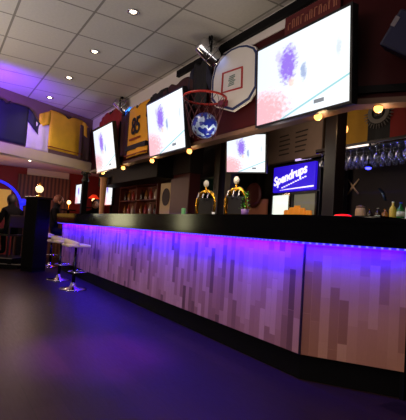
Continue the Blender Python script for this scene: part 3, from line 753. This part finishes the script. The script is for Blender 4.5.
# things on the back counter at right
jar = thing('storage_jar', 'squat beige jar on the back counter right of the pillar', 'jar', (3.62, 2.80, 1.215))
obj('jar_body', lathe([(0, 0), (.045, 0), (.052, .015), (.052, .09), (.042, .115), (0, .115)], 18), mat('jar_beige', (206, 168, 120), .4), jar, smooth=True)
obj('lid', lathe([(0, .113), (.045, .113), (.045, .13), (.01, .14), (0, .14)], 18), mat('jar_lid', (130, 100, 70), .4), jar, smooth=True)
greenb = mat('green_bottle', (30, 110, 50), .2); yelb = mat('yellow_bottle', (224, 190, 70), .3); whb = mat('white_bottle', (225, 230, 225), .3); dkb = mat('dark_bottle', (50, 32, 24), .2)
for (y, h_, r, m_, cp, lb) in [(2.69, .10, .03, dkb, gold, 'short dark bottle next to the squat beige jar'), (2.60, .11, .03, dkb, white, 'dark bottle with white cap in the middle of the back counter'),
                              (2.52, .10, .03, mat('amber_bottle', (150, 96, 40), .2), gold, 'amber bottle left of the yellow bottle'), (2.44, .17, .032, yelb, white, 'yellow bottle on the back counter left of the green one'),
                              (2.36, .16, .036, greenb, mat('blue_cap', (50, 60, 200), .4), 'green bottle with white label and blue cap near the right edge'), (2.27, .18, .040, whb, greenb, 'white bottle with green cap at the right edge')]:
    bottle('bottle', lb, (3.62, y, 1.215), h_, r, m_, cp, group='bottles on the back counter at right', lab=whb if m_ is greenb else None)
light('counter_glow', 'POINT', (3.35, 2.45, 1.45), (0, 0, 0), .6, (.9, 1, .8), soft=.05)
light('counter_glow', 'POINT', (3.3, 3.7, 1.75), (0, 0, 0), .8, (1, .75, .6), soft=.05)

# ---- middle fittings
hb = tag(obj('hanging_cabinet', bbox(2.9, 3.3, 6.1, 9.0, 1.80, 2.1, .01), black_matt), 'long black hanging cabinet behind the lamps, left of the middle of the bar', 'cabinet')
sh = thing('bottle_shelf', 'red-brown wooden shelf unit with bottles behind the far bar end', 'shelf unit', (3.45, 8.15, 1.215), WALL)
obj('back_board', bbox(-.95, .95, .2, .22, 0, .62), redwood, sh)
for z in (.0, .30, .60): obj('shelf', bbox(-.95, .95, .0, .2, z, z+.02), redwood, sh)
for x in (-.96, -.02, .94): obj('upright', bbox(x, x+.02, 0, .2, 0, .62), redwood, sh)
rr_ = random.Random(9)
pal = [(MATS['amber_bottle'], 'amber'), (dkb, 'dark brown'), (mat('clear_bottle', (190, 170, 150), .2), 'pale'), (mat('red_bottle', (160, 40, 30), .3), 'red')]
for row, z in ((0, 1.236), (1, 1.536)):
    for k in range(8):
        m_, nm = pal[(k*3+row) % 4]
        b_ = bottle('spirit_bottle', f'{nm} spirit bottle on the {"lower" if row == 0 else "upper"} board of the red-brown shelf unit', (3.53, 8.95 - k*.22, z), .20+.03*rr_.random(), .035, m_, gold, group=f'{nm} bottles on the {"lower" if row == 0 else "upper"} board')
po = thing('oval_poster', 'cream poster with a dark oval on it, behind the bar left of the maroon column', 'poster', (3.28, 6.50, 1.215), WALL)
obj('poster_sheet', bbox(-.20, .20, .0, .03, .0, .55), mat('poster_cream', (206, 180, 140), .7), po)
obj('oval', prism([(.02+.14*math.cos(2*PI*k/28), .31+.15*math.sin(2*PI*k/28)) for k in range(28)], -.006, .0), mat('oval_dark', (46, 34, 40), .7), po)
obj('easel_foot', bbox(-.20, .20, -.02, .12, -.0, .02), dark_brown, po)
co = thing('column', 'dark maroon square column behind the bar between the poster and green door', 'column', (3.30, 5.88, 1.215))
obj('shaft', bbox(-.10, .10, -.30, .30, .0, .645, .01), mat('column_maroon', (70, 22, 24), .5), co)
obj('capital', bbox(-.12, .12, -.32, .32, .645, 1.385, .01), mat('column_dark', (30, 20, 24), .6), co)
dg_ = thing('glazed_door', 'dark green glazed door with a pale frame behind the taps', 'door', (3.60, 5.62, 1.215), WALL)
obj('pane', bbox(-.28, .28, .0, .02, 0, .60), mat('green_dark_glass', (20, 44, 34), .15), dg_)
obj('door_frame', ring_poly([(-.31, 0), (.31, 0), (.31, .63), (-.31, .63)], [(-.285, .02), (.285, .02), (.285, .605), (-.285, .605)], -.01, .03), mat('frame_greygreen', (92, 104, 84), .5), dg_)
for (y, lb) in ((5.15, 'dark upright post behind the bar left of the small television'), (4.85, 'dark upright post just left of the small television')):
    tag(obj('post', bbox(3.40, 3.52, y-.07, y+.07, 1.215, 2.62, .006), mat('post_dark', (40, 28, 26), .5)), lb, 'post')
tag(obj('glass_front_cabinet', bbox(3.85, 4.2, 5.3, 6.6, 1.215, 2.4, .01), mat('cab_dark_green', (36, 38, 34), .4)), 'tall dim green-grey cabinet against the wall above the glazed door', 'cabinet')

# ------------------------------------------------------------------ beer taps and things on the bar
def tap(label, loc):
    t = thing('beer_tap', label, 'beer tap', loc, CHA - .15, 'brass beer taps on the bar')
    obj('base', lathe([(0, 0), (.085, 0), (.085, .012), (.06, .02), (0, .02)], 24), gold, t, smooth=True)
    arch = [(-.11, 0, .015), (-.115, 0, .10), (-.11, 0, .18), (-.08, 0, .235), (-.03, 0, .27), (.03, 0, .275), (.08, 0, .245), (.11, 0, .19), (.115, 0, .12), (.11, 0, .015)]
    obj('arch', tube(arch, [.018, .018, .022, .026, .028, .028, .022, .016, .012, .012], 12), gold, t, smooth=True, label='brass arch')
    for x in (-.06, .0, .06):
        s_ = obj('spout', tube([(x, -.01, .26), (x, -.06, .25), (x, -.075, .21), (x, -.075, .17)], .009, 8), chrome, t, smooth=True)
    obj('drip_body', bbox(-.085, .085, -.02, .03, .02, .20, .01), mat('tap_body_dark', (20, 16, 18), .3), t)
    obj('handle_stem', tube([(-.01, 0, .27), (-.01, 0, .33)], .010, 8), gold, t, smooth=True)
    obj('handle', ball(.030, (-.01, 0, .365), (1, 1, 1.35)), mat('tap_knob_white', (246, 240, 226), .3, var=.02), t, smooth=True, label='white egg-shaped handle')
    return t
tap('brass arched beer tap with white knob nearer the viewer, beside the green plant', (2.50, 3.40, 1.152))
tap('brass arched beer tap with white knob farther along the bar', (2.50, 3.96, 1.152))
light('tap_glow', 'POINT', (2.15, 3.1, 1.75), (0, 0, 0), 6, (1, .85, .6), soft=.05)  # added unseen point light that brightens the brass taps
hp = thing('potted_herb', 'small bright green leafy herb in a lilac pot beside the nearer tap', 'plant', (2.44, 3.17, 1.152))
obj('pot', lathe([(0, 0), (.030, 0), (.038, .07), (.034, .07), (0, .06)], 18), mat('lilac_pot', (150, 110, 190), .4), hp, smooth=True)
bml = bm_new(); rr_ = random.Random(2)
for k in range(46):
    q = rr_.random()*2*PI; h_ = .06 + rr_.random()*.18; r_ = .045*(1-(h_-.06)/.26)*(.4+.6*rr_.random())
    P = Vector((r_*math.cos(q), r_*math.sin(q), h_)); d_ = Vector((math.cos(q), math.sin(q), .8)).normalized(); s_ = d_.cross(Vector((0, 0, 1))).normalized()
    l_ = .03
    v_ = [bml.verts.new(P), bml.verts.new(P + d_*l_*.5 + s_*.011), bml.verts.new(P + d_*l_ + Vector((0, 0, -.004))), bml.verts.new(P + d_*l_*.5 - s_*.011)]
    bml.faces.new(v_)
obj('leaves', bml, mat('herb_green', (90, 190, 50), .5), hp)
tag(obj('shot_glass', lathe([(0, 0), (.014, 0), (.018, .045), (.016, .045), (.013, .006), (0, .006)], 14), mat('milky_glass', (230, 230, 235), .2), None, (2.45, 3.72, 1.152), smooth=True), 'tiny white shot glass between the two beer taps', 'glass')
tag(obj('green_can', lathe([(0, 0), (.024, 0), (.026, .006), (.026, .085), (.022, .092), (0, .092)], 16), mat('green_can', (120, 200, 130), .3), None, (2.45, 4.36, 1.152), smooth=True), 'small pale green can left of the farther beer tap', 'can')
rl = thing('red_light', 'flat red glowing light lying on the bar top in front of the pillar', 'lamp', (2.34, 1.95, 1.152), CHA)
obj('dish', lathe([(0, 0), (.062, 0), (.066, .005), (0, .006)], 24), black_plastic, rl, smooth=True)
obj('lens', ball(.058, (0, 0, .006), (1, 1, .22)), mat('red_lens', (255, 30, 40), .3, emit=(255, 14, 30), strength=1.7), rl, smooth=True)

# ------------------------------------------------------------------ far left: lamp, people, arch, small screens
hs = thing('host_stand', 'tall black cabinet at the far left end of the room, under the globe lamp', 'cabinet', (1.66, 8.75, 0), .55)
obj('cabinet_body', bbox(-.17, .17, -.16, .16, .06, 1.40, .015), black_matt, hs)
obj('cabinet_top', bbox(-.19, .19, -.18, .18, 1.40, 1.44, .008), dark_brown, hs)
obj('foot_board', bbox(-.16, .16, -.15, .15, 0, .06), black_matt, hs)
gl = thing('globe_lamp', 'round cream globe lamp with brass finial standing on the black cabinet', 'lamp', (1.66, 8.75, 1.44))
obj('lamp_foot', lathe([(0, 0), (.06, 0), (.05, .02), (.02, .03), (.02, .075), (.05, .085), (0, .09)], 18), gold, gl, smooth=True)
obj('globe', ball(.075, (0, 0, .155)), mat('globe_glow', (255, 236, 190), .4, emit=(255, 226, 170), strength=1.4), gl, smooth=True)
obj('finial', lathe([(0, .235), (.05, .238), (.03, .25), (.012, .262), (.018, .275), (0, .29)], 16), gold, gl, smooth=True)
light('globe_glow_light', 'POINT', (1.60, 8.5, 1.75), (0, 0, 0), 1.5, (1, .8, .5), soft=.08)

def person(label, loc, rotz, pose, cloth, hair, hairlen=0, seat_z=.83):
    t = thing('person', label, 'person', loc, rotz)
    if pose == 'sit':      # seat at .72, facing +y
        z0 = seat_z
        V = [(0,0,z0),(0,.01,z0+.16),(0,.02,z0+.33),(0,.03,z0+.45),(0,.05,z0+.53),(0,.07,z0+.60),(0,.09,z0+.68),
             (-.17,.03,z0+.42),(-.23,.10,z0+.17),(-.14,.33,z0+.24),(.17,.03,z0+.42),(.23,.10,z0+.17),(.14,.33,z0+.24),
             (-.10,.04,z0-.03),(-.12,.42,z0-.05),(-.12,.36,max(.07,z0-.50)),(-.12,.47,max(.04,z0-.54)),(.10,.04,z0-.03),(.12,.42,z0-.05),(.12,.36,max(.07,z0-.50)),(.12,.47,max(.04,z0-.54))]
    else:
        z0 = .92
        V = [(0,0,z0),(0,.01,z0+.17),(0,.02,z0+.34),(0,.02,z0+.47),(0,.03,z0+.55),(0,.04,z0+.63),(0,.05,z0+.71),
             (-.18,.02,z0+.44),(-.25,.05,z0+.16),(-.18,.22,z0+.10),(.18,.02,z0+.44),(.25,.05,z0+.16),(.20,.24,z0+.20),
             (-.10,0,z0-.05),(-.11,.03,z0-.45),(-.12,-.03,.06),(-.12,.10,.035),(.10,0,z0-.05),(.12,.05,z0-.45),(.13,.0,.06),(.13,.13,.035)]
    E_ = [(0,1),(1,2),(2,3),(3,4),(4,5),(5,6),(3,7),(7,8),(8,9),(3,10),(10,11),(11,12),(0,13),(13,14),(14,15),(15,16),(0,17),(17,18),(18,19),(19,20)]
    Rr = [(.15,.12),(.14,.11),(.17,.12),(.14,.09),.055,(.075,.09),(.07,.08),.07,.05,.035,.07,.05,.035,.09,.065,.05,.045,.09,.065,.05,.045]
    body = skin_figure('body', V, E_, Rr, cloth, t)
    hx, hy, hz = V[5]; hz += .03
    hd_ = bm_new(); ball(.085, (hx, hy+.02, hz+.01), (.88, 1.05, 1.28), hd_)
    ball(.014, (hx, hy+.112, hz-.005), (.8, 1, 1.4), hd_, 10, 8)
    for s_ in (-1, 1): ball(.018, (hx+s_*.076, hy+.01, hz), (.4, .8, 1.3), hd_, 10, 8)
    obj('face', hd_, skinm, t, smooth=True, label='bare face')
    for s_ in (-1, 1): obj('eye', ball(.009, (hx+s_*.03, hy+.100, hz+.018), u=10, v=8), mat('eye_dark', (30, 22, 20), .3), t, smooth=True)
    obj('mouth', ball(.02, (hx, hy+.098, hz-.045), (1, .3, .25), u=10, v=8), mat('lips', (150, 70, 64), .5), t, smooth=True)
    hh = bm_new(); ball(.097, (hx, hy-.005, hz+.035), (.93, 1.02, 1.12), hh)
    if hairlen: ball(.085, (hx, hy-.045, hz-.05), (.95, .6, 1.2), hh)
    obj('hair', hh, hair, t, smooth=True)
    for wr, sgn in ((V[9], -1), (V[12], 1)):
        bmh = bm_new(); w_ = Vector(wr); el_ = Vector(V[8] if sgn < 0 else V[11]); d_ = (w_-el_).normalized(); s_ = d_.cross(Vector((0, 0, 1))).normalized()
        tube([w_-d_*.01, w_+d_*.05, w_+d_*.09], [.024, .034, .030], 8, bmh)
        for k in range(4):
            p_ = w_+d_*.085+s_*(.021-.014*k); ln = (.055, .07, .072, .062)[k]
            tube([p_, p_+d_*ln*.6, p_+d_*ln+Vector((0, 0, -.02))], [.008, .0075, .006], 6, bmh)
        p_ = w_+d_*.03-s_*.028*sgn; tube([p_, p_+d_*.03-s_*.02*sgn, p_+d_*.06-s_*.022*sgn], [.010, .009, .007], 6, bmh)
        obj('hand', bmh, skinm, t, smooth=True, label='bare hand')
    return t
navy_c = mat('dark_clothes', (13, 12, 18), .9, spec=.1); hair_b = mat('hair_brown', (88, 46, 28), .7); hair_d = mat('hair_dark', (20, 15, 15), .7)
person('person in dark clothes with reddish brown hair seated at the far end of the bar', (2.15, 9.55, 0), -1.9, 'sit', navy_c, hair_b, seat_z=.80)
s3 = copy_tree(s1); s3.location = (2.15, 9.55, 0); s3['label'] = 'bar stool under the person with reddish hair at the far bar end'
person('person in dark clothes sitting on the dark chair at far left beside the black cabinet', (1.35, 9.75, .20), .5, 'sit', mat('dark_clothes_green', (12, 12, 15), .9, spec=.1), hair_d, seat_z=.53)
chm = mat('dark_chair_wood', (30, 20, 18), .5)
dc = thing('chair', 'dark wooden chair under the sitting person at the far left', 'chair', (1.35, 9.75, .20), .5)
obj('seat', bbox(-.2, .2, -.18, .2, .42, .455, .008), chm, dc); obj('backrest', bbox(-.19, .19, -.20, -.175, .60, .86, .008), chm, dc)
for x in (-.18, .18):
    for y, h_ in ((-.185, .84), (.17, .42)): obj('leg', bbox(x-.016, x+.016, y-.016, y+.016, 0, h_), chm, dc)
person('person in black seated behind the far bar end near the glowing orange lamp', (3.14, 9.85, 0), 2.9, 'sit', mat('black_clothes', (10, 9, 11), .9, spec=.1), hair_d, 1, seat_z=.80)
s4 = copy_tree(s1); s4.location = (3.14, 9.85, 0); s4['label'] = 'bar stool under the person in black behind the far bar end'

# blue neon arch with lit yellow window
blue_neon = mat('blue_neon', (30, 40, 255), .4, emit=(40, 44, 255), strength=.8)
ar = thing('neon_arch', 'thick glowing blue arch at the far left edge', 'neon arch', (1.10, 11.7, 1.2))
obj('neon_tube', tube([(.72*math.cos(q), 0, .72*math.sin(q)) for q in [PI*k/24 for k in range(25)]], .036, 10), blue_neon, ar, smooth=True)
for s_ in (-1, 1): obj('arch_leg', bbox(s_*.72-.06, s_*.72+.06, -.06, .06, -1.2, 0), black_matt, ar)
obj('end_glow', ball(.10, (.74, -.02, .22), (1, .6, .9)), blue_neon, ar, smooth=True, label='brighter blue blob at the arch foot')
tag(obj('lit_window_sign', bbox(.6, 1.58, 11.95, 11.99, 1.12, 1.72), mat('yellow_lit', (230, 190, 70), .5, emit=(190, 145, 50), strength=.4)), 'yellow lit panel on the wall inside the blue arch', 'sign')
light('arch_glow', 'POINT', (1.75, 11.0, 1.5), (0, 0, 0), 3, (.12, .12, 1), soft=.1)

# small screens at the far end of the bar
tv('far_screen', 'small narrow bright screen beyond the stools, under the dark figurine', (2.78, 9.95, 1.66), .62, .44, tilt=0, bz=.02, bracket=False, cat='television')
obj('mounting_pole', bbox(-.03, .03, .055, .10, -1.66, .2), black_matt, bpy.context.scene.objects['far_screen'])
tv('far_screen', 'small bright upright screen just right of the pale wooden column', (3.35, 9.60, 1.76), .55, .62, tilt=0, bz=.02, bracket=False, cat='television')
obj('mounting_pole', bbox(-.03, .03, .055, .10, -1.76, .3), black_matt, bpy.context.scene.objects['far_screen.001'])
fc = thing('pale_column', 'pale tapering wooden column left of the small far screen', 'column', (2.80, 8.35, 1.152))
obj('shaft', lathe([(0, 0), (.05, 0), (.055, .02), (.045, .03), (.07, .74), (.09, .78), (0, .80)], 16), mat('pale_wood', (224, 160, 104), .5), fc, smooth=True)
fig = thing('figurine', 'dark carved figurine standing above the far narrow screen', 'figurine', (2.72, 9.36, 1.90))
obj('figurine_body', lathe([(0, 0), (.07, 0), (.085, .03), (.06, .10), (.045, .16), (.075, .22), (.07, .27), (.025, .30), (.045, .34), (.04, .39), (0, .42)], 18), mat('figurine_dark', (44, 50, 46), .35, .5, var=.5, scale=30), fig, smooth=True)
for s_ in (-1, 1): obj('arm', tube([(.06*s_, 0, .26), (.10*s_, -.02, .18), (.05*s_, -.06, .13)], .018, 8), MATS['figurine_dark'], fig, smooth=True)
tag(obj('figurine_post', bbox(2.66, 2.78, 9.30, 9.42, 0, 1.90, .01), black_matt), 'black post carrying the dark figurine at the far bar end', 'post')
for (lb, loc, sh_) in [('small lamp with red shade glowing orange at the far wall right of the figurine', (3.52, 11.2, 1.42), True), ('small orange-white glowing lamp left of the narrow far screen', (2.95, 11.5, 1.32), False)]:
    t = thing('table_lamp', lb, 'lamp', loc)
    obj('lamp_base', lathe([(0, 0), (.05, 0), (.05, .012), (.012, .02), (.012, .14), (0, .14)], 14), gold, t, smooth=True)
    obj('bulb', ball(.05, (0, 0, .19), (1, 1, 1.1)), mat('orange_bulb', (255, 190, 120), .4, emit=(255, 190, 120), strength=5), t, smooth=True)
    if sh_: obj('lamp_shade', lathe([(.15, .24), (.05, .34), (.045, .34), (.145, .238)], 18), mat('red_shade', (220, 60, 30), .6, emit=(220, 50, 20), strength=.8), t, smooth=True)
    tb = thing('side_table', 'small dark table under ' + ('the red-shaded lamp' if sh_ else 'the orange-white glowing lamp'), 'table', (loc[0], loc[1], 0)); tb.scale = (1, 1, loc[2]/1.22)
    obj('tabletop', lathe([(0, 1.19), (.2, 1.19), (.2, 1.22), (0, 1.22)], 20), black_matt, tb)
    obj('table_leg', lathe([(0, .0), (.16, .0), (.16, .02), (.03, .04), (.03, 1.19), (0, 1.19)], 14), black_matt, tb, smooth=True)

# added glowing panels out of view, reflected in the black bar edge
for k, (x0, x1) in enumerate(((-.75, -.05), (.28, .55), (-2.75, -2.3))):
    struct(obj('window_%d' % (k+1), bbox(x0, x1, 11.96, 12.0, .95, 1.95), mat('window_daylight', (220, 220, 190), .3, emit=(225, 220, 170), strength=4)))
